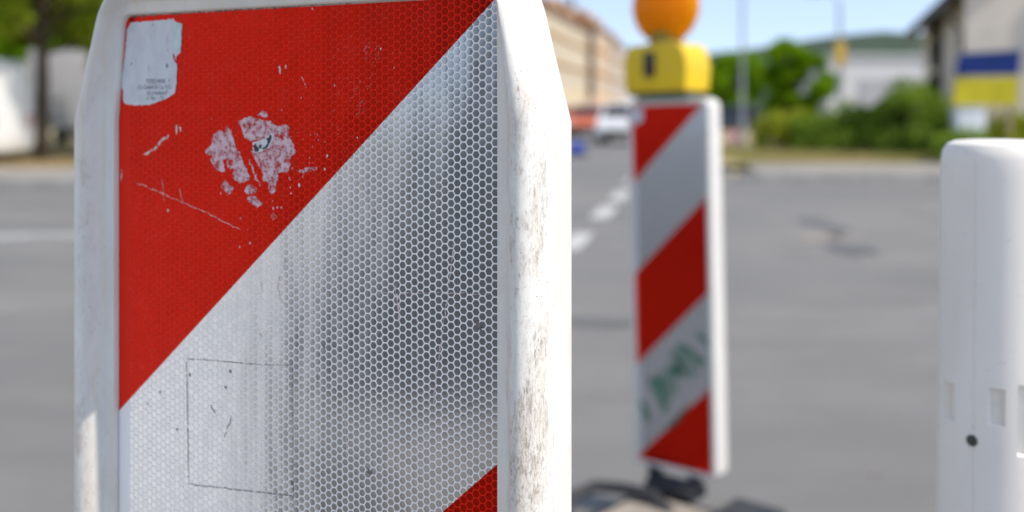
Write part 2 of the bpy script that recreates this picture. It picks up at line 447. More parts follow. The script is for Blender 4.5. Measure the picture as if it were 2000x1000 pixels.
scr([(266, 356), (310, 374), (350, 392), (400, 412), (440, 434), (472, 449)], 1.2, n=6); scr([(488, 312), (497, 335), (510, 365)], 3.2)
scr([(546, 128), (549, 145)], 3.5); scr([(527, 360), (531, 344)], 3); scr([(240, 330), (239, 354)], 3); scr([(560, 128), (558, 134)], 3)
scr([(353, 367), (360, 398)], 1.3); scr([(318, 350), (322, 396)], 1.2); scr([(590, 148), (600, 172)], 1.2)
for x, y, r in ((540, 344, 5), (586, 361, 3.4), (534, 392, 1.6), (536, 406, 2.6), (543, 405, 1.6), (551, 406, 1.6), (570, 377, 1.8), (433, 377, 1.6), (330, 411, 2), (612, 440, 2), (490, 475, 2.2), (470, 482, 1.8), (715, 350, 3), (717, 370, 3.4), (553, 518, 1.8), (640, 305, 2.4), (636, 330, 2), (700, 268, 1.4), (655, 166, 1.6), (772, 132, 1.6), (520, 240, 1.6), (612, 18, 2), (745, 96, 1.6)):
    q = g1(x, y); add_poly(fm, [(q[0] + r / 3000 * .7 * math.cos(a), q[1] + r / 3000 * 1.2 * math.sin(a)) for a in [k * 1.05 for k in range(6)]], L1, MI['paper'], .0002)
for k in range(90):
    x = random.gauss(560, 70); y = random.gauss(330, 70)
    q = g1(x, y); r = random.uniform(.15, .5) / 1000
    if 300 < x < 900 and y > 20 and x + y < 940: add_poly(fm, [(q[0] + r * .6 * math.cos(a), q[1] + r * 1.5 * math.sin(a)) for a in [j * 1.26 for j in range(5)]], L1, MI['paper'], .00005)
# scuffed patches (groups of hairlines) on the red
for cx, cy, wx, wy, n in ((722, 97, 14, 10, 22), (700, 170, 14, 16, 16), (710, 208, 10, 22, 18), (640, 215, 60, 30, 18), (700, 130, 60, 50, 18)):
    for k in range(n):
        x = random.gauss(cx, wx); y = random.gauss(cy, wy); l = random.uniform(2, 9); a = random.uniform(-.5, .5) + 2.2
        if x + y < 940: scr([(x, y), (x + l * math.cos(a), y + l * math.sin(a))], .8, n=1, jag=.0001)
# on the white band
scr([(770, 548), (776, 575), (781, 600), (781, 632)], 3, n=3); scr([(888, 470), (880, 540), (867, 640), (858, 700), (848, 790)], 1.6, n=8)
scr([(680, 320), (696, 345), (712, 368), (728, 402), (736, 420)], 1.2, n=4); scr([(548, 535), (544, 560), (548, 582), (560, 600)], 1.8, n=4); scr([(558, 505), (556, 528)], 1.6)
scr([(673, 765), (676, 830), (680, 900)], 1.3, n=5); scr([(510, 545), (516, 570)], 1.2); scr([(505, 640), (512, 662)], 1.1)
scr([(740, 573), (860, 572), (960, 574)], .9, n=8)
scr([(366, 700), (400, 702), (440, 706), (500, 711), (575, 713)], 1.5, 'grime', 7, .00018); scr([(366, 705), (368, 830), (370, 945)], 1.7, 'grime', 14, .0001)
scr([(370, 945), (430, 952), (500, 960), (574, 968)], 1.7, 'grime', 10, .0002); scr([(573, 716), (574, 850), (575, 998)], 1.3, 'grime', 16, .0001)
scr([(412, 790), (420, 803), (424, 812)], 2, 'grime'); scr([(455, 812), (444, 838), (440, 855)], 1.4, 'grime'); scr([(622, 725), (620, 760)], 1.1, 'grime', 5)
for x, y, rx, ry in ((372, 731, 3, 4), (451, 724, 3, 4), (722, 921, 6, 4.5), (937, 637, 6, 7), (921, 788, 3.5, 3), (635, 678, 2.5, 2.2), (573, 807, 1.5, 3), (572, 942, 3, 4), (574, 957, 1.8, 6), (572, 757, 1.5, 1.5), (348, 838, 3, 2.5), (259, 797, 3, 4), (442, 756, 4, 2), (314, 765, 3, 2.5), (290, 788, 2, 2), (888, 762, 1.5, 1.2)):
    q = g1(x, y); add_poly(fm, [(q[0] + rx / 3100 * math.cos(a), q[1] + ry / 3100 * math.sin(a) - .3 * rx / 3100 * math.cos(a)) for a in [k * .7 for k in range(9)]], L1, MI['grime'], .00015)
for x, y, rx, ry in ((405, 18, 5, 8), (365, 15, 5, 5)):
    q = g1(x, y); add_poly(fm, [(q[0] + rx / 3100 * math.cos(a), q[1] + ry / 3100 * math.sin(a)) for a in [k * .7 for k in range(9)]], L1, MI['paper'], .0003)
for k in range(44):                     # dirt caught under the top rim
    x = 258 + k * 10.3 + random.uniform(-3, 3); yb = 32 - (x - 252) * .066
    if x < 690:
        q = g1(x, yb + .5); r = random.uniform(.0004, .0013)
        add_poly(fm, [(q[0] + r * 1.6 * math.cos(a), q[1] - .0003 + r * .7 * math.sin(a)) for a in [j * .9 for j in range(7)]], L1, MI['grime'], .0002)
film1 = build('reflective_film', fm, [film('honeycomb_sheeting', W1, g1(233, 803)[1] - CAM_H, (g1(975, -10)[1] - g1(233, 803)[1]) / W1, .25), M_res, M_scr, M_grime, M_ink, M_resd], beacon1)
# the torn sticker in the film's corner, as a thin leaf
sp = [(251,56),(258,44),(275,43),(300,41),(328,38),(341,37),(345,42),(357,47),(357,80),(354,102),(347,110),(345,118),(342,102),(340,108),(343,120),(348,126),(347,160),(345,172),(343,182),(334,189),(320,196),(306,201),(290,205),(270,206),(252,204),(244,200),(243,180),(240,168),(239,160),(243,140),(246,110),(248,90),(250,70)]
def leaf(pts, y0, y1, jag=.0002, sub=4):
    P = []
    for a, b in zip(pts, pts[1:] + pts[:1]):
        for k in range(sub): t = k / sub; P.append((a[0] + (b[0] - a[0]) * t + random.gauss(0, jag), a[1] + (b[1] - a[1]) * t + random.gauss(0, jag)))
    bm = bmesh.new(); prism(bm, P, 'y', -y0, -y1); return bm
stk = build('sticker', leaf([g1(*p) for p in sp], .0007, .0011), M_stk, beacon1); stk['label'] = 'torn faded white sticker with worn small print'
cy = build('sticker_layer', leaf([g1(*p) for p in [(343,42),(356,48),(356,78),(353,99),(348,106),(344,96),(342,70)]], .0009, .00125), M_cyan, stk)
sd_ = [(340, 56, 348, 48), (341, 100, 343, 97), (329, 130, 331, 126), (327, 126, 330, 133)]
gb = bmesh.new()
for x, y, rx, ry in ((330, 98, 2.2, 2.4), (329, 128, 2, 4.5), (329, 178, 2.2, 2.4), (302, 49, 1.3, 2), (260, 125, 1.5, 3), (293, 132, .8, 5)):
    q = g1(x, y); add_poly(gb, [(q[0] + rx / 3000 * math.cos(a), q[1] + ry / 3000 * math.sin(a)) for a in [k * .7 for k in range(9)]], .0014, 0, .00015)
build('stain', gb, M_grime, stk)
lines = [('TSTECHNIK  +', 288, 163, .0040), ('i.f.t GmbH & Co. KG', 272, 174.5, .0041), ('63 d Hufeisen', 290, 185.5, .0037), ('d  No. -- 74', 290, 195, .0036)]
lm = bmesh.new()
for s, px, py, sz in lines:
    q = g1(px, py); M = Matrix.Translation((q[0], -.00135, q[1])) @ Matrix.Rotation(R(90), 4, 'X') @ Matrix.Diagonal((.80, 1, 1, 1))
    me = text_mesh(s, sz, M); lm.from_mesh(me); bpy.data.meshes.remove(me)
build('lettering', lm, M_print, stk)
q = g1(536, 431); me = text_mesh('05', .0052, Matrix.Translation((q[0], -.0012, q[1])) @ Matrix.Rotation(R(90), 4, 'X') @ Matrix.Rotation(R(40), 4, 'Z') @ Matrix.Diagonal((.8, 1, 1, 1)))
me.materials.append(simple('embossed_pink', (.62, .22, .17), .4)); link('number', me, beacon1)

# --- the second beacon
W2 = .229; T2 = Vector((.762, -.648, 0)).normalized(); O2 = Vector((.3400, 2.822, 0))
pan2 = Panel(O2, T2, W2); c2 = O2 + T2 * (W2 / 2); rz2 = math.atan2(T2.y, T2.x)
def g2(px, py): q, h = pan2.p(px, py); return (q - W2 / 2, h)
z2top, Z2B = 1.122, .150
beacon2 = empty('warning_beacon', (c2.x + .012, c2.y, 0), rz2, 'smaller blurred red and white beacon in a dark foot with green scrawl', 'traffic beacon', 'striped warning beacons')
TILT2 = R(-1.3); beacon2.rotation_euler = (0, TILT2, rz2)
prof2 = [(-.001, -.0002), (.0002, -.0002), (.0008, .003), (.004, .0042), (.009, .0042), (.0125, .003), (.0145, -.001), (.0150, -.008), (.0150, -.050), (.0138, -.056), (.010, -.059), (.004, -.059)]
build('frame', frame_mesh(W2, Z2B, z2top, prof2, .0150, 0, .010, 1.08, 0), plastic_white('white_plastic', W2, .35, .86), beacon2, smooth=50)
fm = film_mesh(W2, Z2B, z2top, 0, 1.08, .010)
def l2(px, py):
    q, h = g2(px, py); return (q + (h - .6) * -TILT2 * .0, h)
for pts in ([(1262,742),(1276,730),(1290,750),(1304,800),(1292,808),(1282,785)], [(1282,730),(1290,724),(1304,750),(1312,778),(1304,782)], [(1296,716),(1302,712),(1325,765),(1316,770)],
            [(1306,690),(1316,684),(1340,735),(1332,745)], [(1318,678),(1326,673),(1358,735),(1350,742)], [(1326,674),(1336,672),(1376,708),(1366,726)],[(1300,716),(1330,705),(1334,730),(1312,742)],
            [(1244,785),(1252,780),(1268,815),(1256,825)], [(1356,655),(1366,650),(1386,672),(1384,684)]):
    add_poly(fm, [l2(*p) for p in pts], .0010, 1, .001, 3)
add_poly(fm, [l2(*p) for p in [(1298,832),(1330,802),(1346,790),(1340,800),(1322,822),(1300,842)]], .0010, 2, .0008, 2)
bl = g2(1243, 540)[1] - CAM_H
film2 = build('reflective_film', fm, [film('honeycomb_sheeting_clean', W2, -.4616 - .23, .93 * .235 / W2, .25, .5, .74, 1.1), M_green, M_gdark], beacon2)
s2 = build('sticker', leaf([l2(*p) for p in [(1242,210),(1262,208),(1262,232),(1254,240),(1242,240)]], .0007, .0012), M_stk, beacon2)

# --- warning lamps on top
def lamp_yellow(name, c):
    return simple(name, c, .42, var=.06, sc=14)
M_yel = lamp_yellow('yellow_plastic', (.80, .53, .002)); M_blk = simple('black_rubber', (.022, .022, .024), .6, var=.3, sc=30)
def orange_lens():
    m = Mat('orange_lens'); x, y, z = m.xyz()
    a = m.noise((6, 6, 6), 2)
    m.set('Base Color', m.mix(a.step(.3, .7), (.96, .44, .01), (.98, .52, .02))); m.set('Roughness', .22)
    m.set('Transmission Weight', .35); m.set('IOR', 1.3); m.set('Coat Weight', .4)
    tl = m.t.nodes.new('ShaderNodeBsdfTranslucent'); tl.inputs[0].default_value = (1.0, .74, .05, 1)
    mx = m.t.nodes.new('ShaderNodeMixShader'); mx.inputs[0].default_value = .78
    m.t.links.new(m.b.outputs[0], mx.inputs[1]); m.t.links.new(tl.outputs[0], mx.inputs[2]); m.t.links.new(mx.outputs[0], m.out.inputs[0])
    return m.m
M_lens = orange_lens()
def make_lamp(label):
    r = empty('warning_lamp', (0, 0, 0), 0, label, 'warning lamp', 'warning lamps on the beacons')
    bm = bmesh.new()                          # battery case, chamfered shoulders
    prism(bm, [(-.089, .008), (.089, .008), (.093, .070), (.091, .098), (.076, .127), (.060, .129), (-.060, .129), (-.076, .127), (-.091, .098), (-.093, .070)], 'y', -.060, .060)
    bmesh.ops.bevel(bm, geom=bm.edges[:], offset=.0045, segments=3, affect='EDGES', profile=.5)
    case = build('battery_case', bm, M_yel, r, smooth=40)
    bm = bmesh.new(); box(bm, (0, 0, .004), (.170, .108, .0085), .002); build('gasket', bm, M_blk, r)
    bm = bmesh.new(); box(bm, (-.012, -.064, .078), (.030, .016, .064), .006); box(bm, (-.012, -.073, .070), (.016, .008, .030), .003); build('switch', bm, M_blk, case, smooth=40)
    bm = bmesh.new(); tube(bm, [(0, 0, .125), (0, 0, .138), (0, 0, .168)], [.056, .044, .034], 24); build('neck', bm, simple('olive_neck', (.30, .20, .01), .5), r, smooth=40)
    bm = bmesh.new(); C = Matrix.Translation((0, 0, .229)) @ Matrix.Rotation(R(90), 4, 'X')
    lathe(bm, [(.088, -.010), (.094, -.010), (.097, -.006), (.097, .006), (.094, .010), (.088, .010)], 64, C); build('lens_ring', bm, M_lens, r, smooth=40)
    for s in (-1, 1):
        bm = bmesh.new(); prof = [(.0925 * math.cos(a), s * (.0105 + .034 * math.sin(a))) for a in [k * math.pi / 2 / 12 for k in range(12)]]
        prof.append((.003, s * .0445)); lathe(bm, prof, 64, C); build('lens', bm, M_lens, r, smooth=60)
    return r
lamp2 = make_lamp('orange disc warning lamp on a yellow case on top of the smaller blurred beacon')
upz = z2top + .0155
lamp2.location = (c2.x - .0235, c2.y + .012, upz); lamp2.rotation_euler = (0, TILT2, rz2)
bpy.context.view_layer.update()
Mb = beacon2.matrix_world; lamp2.location = Mb @ Vector((-.016, .026, upz + .010))
lamp2.scale = (1.06, 1.06, 1.06)
lamp1 = dup(lamp2); lamp1['label'] = 'orange disc warning lamp on a yellow case above the big close-up beacon'
lamp1.location = (0, 0, 0); lamp1.rotation_euler = (0, 0, rz1)
bpy.context.view_layer.update(); lamp1.location = beacon1.matrix_world @ Vector((0, .015, z1top + .028))

# --- foot plates
def rubber():
    m = Mat('dusty_rubber'); x, y, z = m.xyz('Generated'); n = m.noise((9, 9, 9), 5, .6)
    m.set('Base Color', m.mix(n.step(.35, .7), (.022, .023, .028), (.05, .05, .052))); m.set('Roughness', .75); m.bump(m.noise((120, 120, 120), 3), .3, .003); return m.m
M_rub = rubber(); M_top = patched('sandy_dust_on_plastic', (.38, .33, .27), (.28, .25, .21), (14, 14, 14), (.4, .65))
def foot(name, cx, cy, rz, lx0, lx1, ly0, ly1, label):
    r = empty(name, (cx, cy, 0), rz, label, 'beacon foot', 'foot plates under the beacons')
    bm = bmesh.new()                          # slab with sloping rim
    def ring(i, z): return [bm.verts.new(p) for p in ((lx0 + i, ly0 + i, z), (lx1 - i, ly0 + i, z), (lx1 - i, ly1 - i, z), (lx0 + i, ly1 - i, z))]
    rs = [ring(.02, .003), ring(0, .012), ring(0, .040), ring(.055, .068), ring(.075, .070)]
    for a, b in zip(rs, rs[1:]):
        for k in range(4): bm.faces.new((a[k], a[(k + 1) % 4], b[(k + 1) % 4], b[k]))
    bm.faces.new(rs[0][::-1]); bm.faces.new(rs[-1])
    bmesh.ops.bevel(bm, geom=[e for e in bm.edges], offset=.006, segments=2, affect='EDGES')
    build('slab', bm, M_rub, r, smooth=30)
    bm = bmesh.new(); box(bm, ((lx0 + lx1) / 2, (ly0 + ly1) / 2 - .02, .0725), (lx1 - lx0 - .15, ly1 - ly0 - .15, .006), .002); build('top_plate', bm, M_top, r)
    bm = bmesh.new(); box(bm, (0, .02, .088), (.15, .085, .034), .008); box(bm, (-.062, .02, .112), (.024, .05, .06), .006); box(bm, (.062, .02, .112), (.024, .05, .06), .006); build('socket', bm, M_rub, r, smooth=30)
    bm = bmesh.new(); tube(bm, [(-.01, -.075, .07), (-.01, -.078, .085), (-.01, -.078, .098)], [.014, .014, .012], 14); build('locking_pin', bm, simple('bare_metal', (.50, .42, .32), .5, .2), r, smooth=40)
    bm = bmesh.new()
    box(bm, (lx1 - .10, -.17, .094), (.14, .36, .044), .012); build('carrying_block', bm, M_rub, r, smooth=30)
    bm = bmesh.new(); hx = lx0 + .04
    tube(bm, [(hx + .16, -.10, .07), (hx + .10, -.09, .098), (hx + .02, -.10, .10), (hx - .05, -.14, .102), (hx - .08, -.20, .085), (hx - .07, -.25, .05)], .016, 12); build('handle', bm, M_rub, r, smooth=60)
    return r
foot('foot_plate', c2.x, c2.y, rz2, -.14, .36, -.62, .055, 'dark rubber foot plate with sandy dust under the smaller beacon')
foot('foot_plate', c1.x, c1.y + .015, rz1, -.24, .24, -.32, .42, 'dark rubber foot plate hidden below the big close-up beacon')

# ------------------------------------------------------------------ white delineator post
def post():
    d = .785; RR = .045; px = 1961
    c = at(px, d)
    r = empty('delineator_post', (c.x, c.y, 0), math.atan2(-c.y, -c.x) , 'smooth white round plastic post with recessed slots and a dark rivet', 'delineator post')
    r.rotation_euler = (R(0), R(0.35), R(90))   # local -x... front faces camera below
    top = hgt(272, d)
    bm = bmesh.new(); n = 144
    prof = [(.0, top + .0005), (RR * .55, top - .0002), (RR * .78, top - .0012), (RR * .90, top - .0040), (RR * .965, top - .0085), (RR * .990, top - .0140), (RR * 1.0, top - .022)]
    slots = []
    # slot rows: (pixel centre x, half width m, z top, z bottom)
    def ang(pxx):
        lo, hi = -1.9, .8
        for _ in range(40):
            mid = (lo + hi) / 2; f = 1000 + F * (c.x + RR * 1.012 * math.sin(mid)) / (c.y - RR * 1.012 * math.cos(mid))
            if f < pxx: lo = mid
            else: hi = mid
            if mid < -1.15 and f > pxx: pass
        return (lo + hi) / 2
    for a, hw, yt, yb in ((1857, .0062, 750, 818), (1951, .0050, 762, 830), (2008, .0050, 755, 890), (1790, .005, 755, 820)):
        a_ = ang(a) if a > 1833 else -1.9
        slots.append((a_, hw / RR * (1.0 if a > 1833 else 1), hgt(yt, d - RR * math.cos(a_)), hgt(yb, d - RR * math.cos(a_))))
    rows = sorted({z for s in slots for z in (s[2] + .0008, s[2] - .0008, s[3] + .0008, s[3] - .0008)} | {top - .03 - .02 * k for k in range(52) if top - .03 - .02 * k > .02}, reverse=True)
    SEAM = ang(1905)
    # angular columns refined around slot edges
    angs = sorted({-math.pi + 2 * math.pi * k / n for k in range(n)} | {round(s[0] + e * s[1] + f, 4) for s in slots for e in (-1, 1) for f in (-.02, .02)} | {SEAM + f for f in (-.022, -.012, -.004, .004, .012, .022)})
    angs = [a for i, a in enumerate(angs) if i == 0 or a - angs[i - 1] > .003]
    seam = SEAM
    def rad(a, z):
        rr = RR * (1 + .045 * (top - z))
        for s0, hw, zt, zb in slots:
            if abs(a - s0) < hw and zb < z < zt: rr -= .0055
        if abs(a - seam) < .008: rr -= .00035
        bmp = math.exp(-((a - seam - .02) / .03) ** 2 - ((z - hgt(555, d)) / .006) ** 2) * .0009
        return rr + bmp
    rings = [[bm.verts.new((q * math.sin(a), -q * math.cos(a), z)) for a in angs] for q, z in prof[1:]]
    for z in rows: rings.append([bm.verts.new((rad(a, z) * math.sin(a), -rad(a, z) * math.cos(a), z)) for a in angs])
    rings.append([bm.verts.new((rad(a, .012) * math.sin(a), -rad(a, .012) * math.cos(a), .0)) for a in angs])
    N = len(angs)
    for A, Bq in zip(rings, rings[1:]):
        for k in range(N): bm.faces.new((A[k], Bq[k], Bq[(k + 1) % N], A[(k + 1) % N]))
    tv = bm.verts.new((0, 0, prof[0][1]))
    for k in range(N): bm.faces.new((tv, rings[0][k], rings[0][(k + 1) % N]))
    m = Mat('white_post_plastic'); nn = m.noise((18, 18, 8), 4, .6); ns = m.noise((160, 160, 160), 3, .6)
    c_ = m.mix(nn.step(.35, .75), (.92, .865, .785), (.86, .805, .73)); c_ = m.mix(ns.step(.62, .74) * .32, c_, (.6, .58, .56)); x, y, z = m.xyz()
    sx = x - RR * math.sin(SEAM)
    c_ = m.mix(((sx.abs() * -1.0).step(-.0007, -.0001)) * y.lt(0) * ns.step(.3, .6) * .22, c_, (.55, .53, .51))
    m.set('Base Color', c_); m.set('Roughness', .38); m.set('Specular IOR Level', .35)
    body = build('tube', bm, m.m, r, smooth=28)
    a = ang(1903); zd = hgt(861, d - RR * math.cos(a)); q = RR * (1 + .045 * (top - zd))
    bm = bmesh.new(); Md = Matrix.Translation((q * math.sin(a), -q * math.cos(a), zd)) @ Matrix.Rotation(a, 4, 'Z') @ Matrix.Rotation(R(90), 4, 'X')
    lathe(bm, [(.0040, -.003), (.0042, .0006), (.0034, .0016), (.0012, .0020)], 20, Md)
    build('rivet', bm, simple('dark_rivet', (.05, .055, .045), .6, var=.3, sc=300), r, smooth=40)
    r.rotation_euler = (0, R(0.45), 0)
    r.location = (c.x - top * math.sin(R(.45)), c.y, 0)
    return r
post()

# ------------------------------------------------------------------ vegetation
def leaf_mat(name, a, b, c):
    m = Mat(name); oi = m.t.nodes.new('ShaderNodeNewGeometry')
    rnd = NM(m.t, oi.outputs['Random Per Island']); n = m.noise((.9, .9, .9), 3)
    cc = m.mix(rnd, a, b); cc = m.mix(n.step(.4, .65) * .6, cc, c)
    m.set('Base Color', cc); m.set('Roughness', .8); m.set('Specular IOR Level', .05)
    tl = m.t.nodes.new('ShaderNodeBsdfTranslucent'); m.t.links.new(cc, tl.inputs[0])
    mx = m.t.nodes.new('ShaderNodeMixShader'); mx.inputs[0].default_value = .5
    m.t.links.new(m.b.outputs[0], mx.inputs[1]); m.t.links.new(tl.outputs[0], mx.inputs[2]); m.t.links.new(mx.outputs[0], m.out.inputs[0])
    return m.m
M_leafL = leaf_mat('yellow_green_leaves', (.24, .33, .02), (.38, .44, .035), (.12, .20, .01))  # yellow-green foliage of the left kerb trees
M_leafG = leaf_mat('green_leaves', (.17, .34, .008), (.30, .46, .012), (.09, .20, .006))
M_leafB = leaf_mat('bush_leaves', (.20, .33, .03), (.34, .44, .07), (.09, .18, .015))
M_leafY = leaf_mat('olive_leaves', (.34, .40, .025), (.46, .46, .06), (.17, .26, .012))
M_bark = patched('bark', (.10, .075, .05), (.05, .04, .03), (6, 6, 2))
def leaves(clumps, per, size, seedv=0):
    """leaf quads scattered through the clump volumes: [(centre, radius xyz)]"""
    V = []
    for (c, r) in clumps:
        n = int(per * (np.mean(r) ** 1.6) / .5)
        d = rng.normal(size=(n, 3)); d /= np.linalg.norm(d, axis=1)[:, None]
        p = np.array(c) + d * (rng.uniform(.15, 1, (n, 1)) ** .5) * np.array(r)
        u = rng.normal(size=(n, 3)); u /= np.linalg.norm(u, axis=1)[:, None]
        t = rng.normal(size=(n, 3)); t[:, 2] += .4; v = np.cross(u, t); v /= np.linalg.norm(v, axis=1)[:, None]
        s = size * rng.uniform(.6, 1.3, (n, 1))
        V.append(np.stack([p - u * s, p + v * s * .5, p + u * s, p - v * s * .5], 1).reshape(-1, 3))
    V = np.concatenate(V); n = len(V) // 4
    me = bpy.data.meshes.new('leaves'); me.vertices.add(len(V)); me.vertices.foreach_set('co', V.astype(np.float32).ravel())
    me.loops.add(n * 4); me.loops.foreach_set('vertex_index', np.arange(n * 4, dtype=np.int32))
    me.polygons.add(n); me.polygons.foreach_set('loop_start', np.arange(0, n * 4, 4, dtype=np.int32))
    me.update(calc_edges=True); return me
def tree(name, x, y, H, R_, trunk_h, mat, label, cat='tree', group=None, nc=16, per=420, size=.11, base_z=0.0, tr=.14):
    r = empty(name, (x, y, base_z), 0, label, cat, group)
    cl = []; bm = bmesh.new()
    tube(bm, [(0, 0, -.05), (.03, .02, trunk_h * .5), (.0, .05, trunk_h), (.05, 0, H * .7)], [tr * 1.25, tr, tr * .85, tr * .25], 10)
    for k in range(nc):
        a = k * 2.399 + rng.uniform(-.3, .3); t = (k + .5) / nc; zc = trunk_h * .95 + (H - trunk_h) * (t ** .8) * .92
        rr = R_ * math.sin(math.pi * min(.97, .22 + .72 * t)) * rng.uniform(.35, 1.2); cr = R_ * rng.uniform(.20, .48)
        c = (rr * math.cos(a), rr * math.sin(a), min(zc, H - cr * .6)); cl.append((c, (cr, cr, cr * .75)))
        s = (0, .03, trunk_h * .9 + (c[2] - trunk_h) * .35); mid = ((s[0] + c[0]) * .5, (s[1] + c[1]) * .5, (s[2] + c[2]) * .5 + .1)
        tube(bm, [s, mid, c], [tr * .4, tr * .25, tr * .08], 6)
    build('trunk', bm, M_bark, r, smooth=True)
    me = leaves(cl, per, size); me.materials.append(mat); link('crown', me, r)
    return r
def bush(name, x, y, Rx, Ry, H, mat, label, group, per=620, size=.07, nc=16, base=.0):
    r = empty(name, (x, y, base), 0, label, 'bush', group)
    cl = []; bm = bmesh.new()
    for k in range(nc):
        a = k * 2.399; q = math.sqrt((k + .5) / nc); c = (Rx * .75 * q * math.cos(a), Ry * .75 * q * math.sin(a), H * (.28 + .36 * (1 - q * q) + rng.uniform(-.12, .24)))
        cr = min(Rx, H) * rng.uniform(.22, .46); cl.append((c, (cr, cr, cr * .85)))
        tube(bm, [(c[0] * .25, c[1] * .25, -.03), (c[0] * .6, c[1] * .6, c[2] * .5), c], [.025, .018, .006], 6)
    build('stems', bm, M_bark, r, smooth=True)
    me = leaves(cl, per, size); me.materials.append(mat); link('foliage', me, r)
    return r
# trees by the left road side
G = 'trees along the left kerb'
tree('broadleaf_tree', at(80, 21.5).x, 21.5, 6.5, 2.6, 2.6, M_leafL, 'leafy green tree with a dark trunk behind the white van', 'tree', G, 22, 420, .12)
tree('broadleaf_tree', at(330, 24).x, 24, 7.0, 2.9, 2.1, M_leafL, 'leafy tree hidden behind the big close-up beacon', 'tree', G, 20, 420, .12)
tree('broadleaf_tree', at(-260, 22).x, 22, 6.5, 2.6, 2.0, M_leafL, 'leafy green tree at the left edge over the white van', 'tree', G, 20, 420, .12)
tree('broadleaf_tree', at(120, 36).x, 36, 7.5, 3.4, 3.0, M_leafG, 'darker green tree standing farther back behind the pale box truck', 'tree', G, 20, 300, .15)
tree('broadleaf_tree', at(-60, 33).x, 33, 7.5, 3.6, 1.4, M_leafG, 'dark green tree far behind the white van', 'tree', G, 20, 300, .15)
# right side
tree('round_tree', at(1545, 31).x, 31, 3.35, .98, .7, M_leafG, 'round bright green tree beside the lamp post in front of the hill', 'tree', None, 28, 900, .09)
tree('round_tree', at(1440, 60).x, 60, 4.6, 2.4, 1.0, M_leafG, 'distant dark green tree behind the thin grey pole', 'tree', None, 14, 300, .16)
GB = 'bushes on the dry verge'
for (px, d, rx, H, mt, lb) in ((1532, 24.5, 1.0, 1.25, M_leafY, 'low olive bush under the round bright green tree'), (1610, 23.5, .95, 1.25, M_leafB, 'low bush left of the tall rounded bush'), (1712, 23.0, 1.05, 1.65, M_leafB, 'rounded green bush in front of the grey shed'),
                               (1790, 22.2, 1.1, 1.95, M_leafB, 'tallest grey-green bush left of the blue and yellow board'), (1888, 20.0, .7, .78, M_leafB, 'green bush right below the white box and board'), (1965, 21.5, .8, 1.15, M_leafY, 'green bush behind the white plastic post'), (2080, 21.5, .9, 1.4, M_leafB, 'bush at the right edge before the beige house')):
    bush('bush', at(px, d).x, d, rx, rx * .9, H, mt, lb, GB)
# dry verge with grass blades
def verge(name, poly, z, n, box_, seedv):
    sheet(name, poly, z, M_soil)
verge('verge', [(4.0, 19.7), (90, 19.7), (90, 60), (12.0, 60)], .10, 0, None, 0)
verge('verge', [(-90, 18.0), (-2.9, 18.0), (-2.2, 42), (-90, 60)], .10, 0, None, 0)
def grass(name, areas, n, hs, mats):
    V = []
    for (x0, x1, y0, y1, k) in areas:
        m = int(n * k); x = rng.uniform(x0, x1, m); y = rng.uniform(y0, y1, m); a = rng.uniform(0, 6.28, m); h = rng.uniform(*hs, m); l = rng.normal(0, .09, (m, 2)); wd = .012
        b = np.stack([x, y, np.full(m, .09)], 1); dx = np.stack([np.cos(a), np.sin(a), 0 * a], 1) * wd; tp = b + np.stack([l[:, 0], l[:, 1], h], 1)
        V.append(np.stack([b - dx, b + dx, tp], 1).reshape(-1, 3))
    V = np.concatenate(V); m = len(V) // 3
    me = bpy.data.meshes.new(name); me.vertices.add(len(V)); me.vertices.foreach_set('co', V.astype(np.float32).ravel()); me.loops.add(m * 3); me.loops.foreach_set('vertex_index', np.arange(m * 3, dtype=np.int32))
    me.polygons.add(m); me.polygons.foreach_set('loop_start', np.arange(0, m * 3, 3, dtype=np.int32)); me.update(calc_edges=True); me.materials.append(mats)
    return tag(link(name, me), kind='stuff')
M_dry = leaf_mat('dry_grass_blades', (.50, .42, .18), (.34, .36, .11), (.56, .44, .24))
grass('dry_grass', [(4.6, 14, 19.9, 27, 1.0)], 26000, (.06, .26), M_dry)
grass('dry_grass', [(-13, -6, 18.1, 27, .35)], 26000, (.03, .12), leaf_mat('straw', (.42, .32, .18), (.36, .26, .13), (.30, .24, .12)))

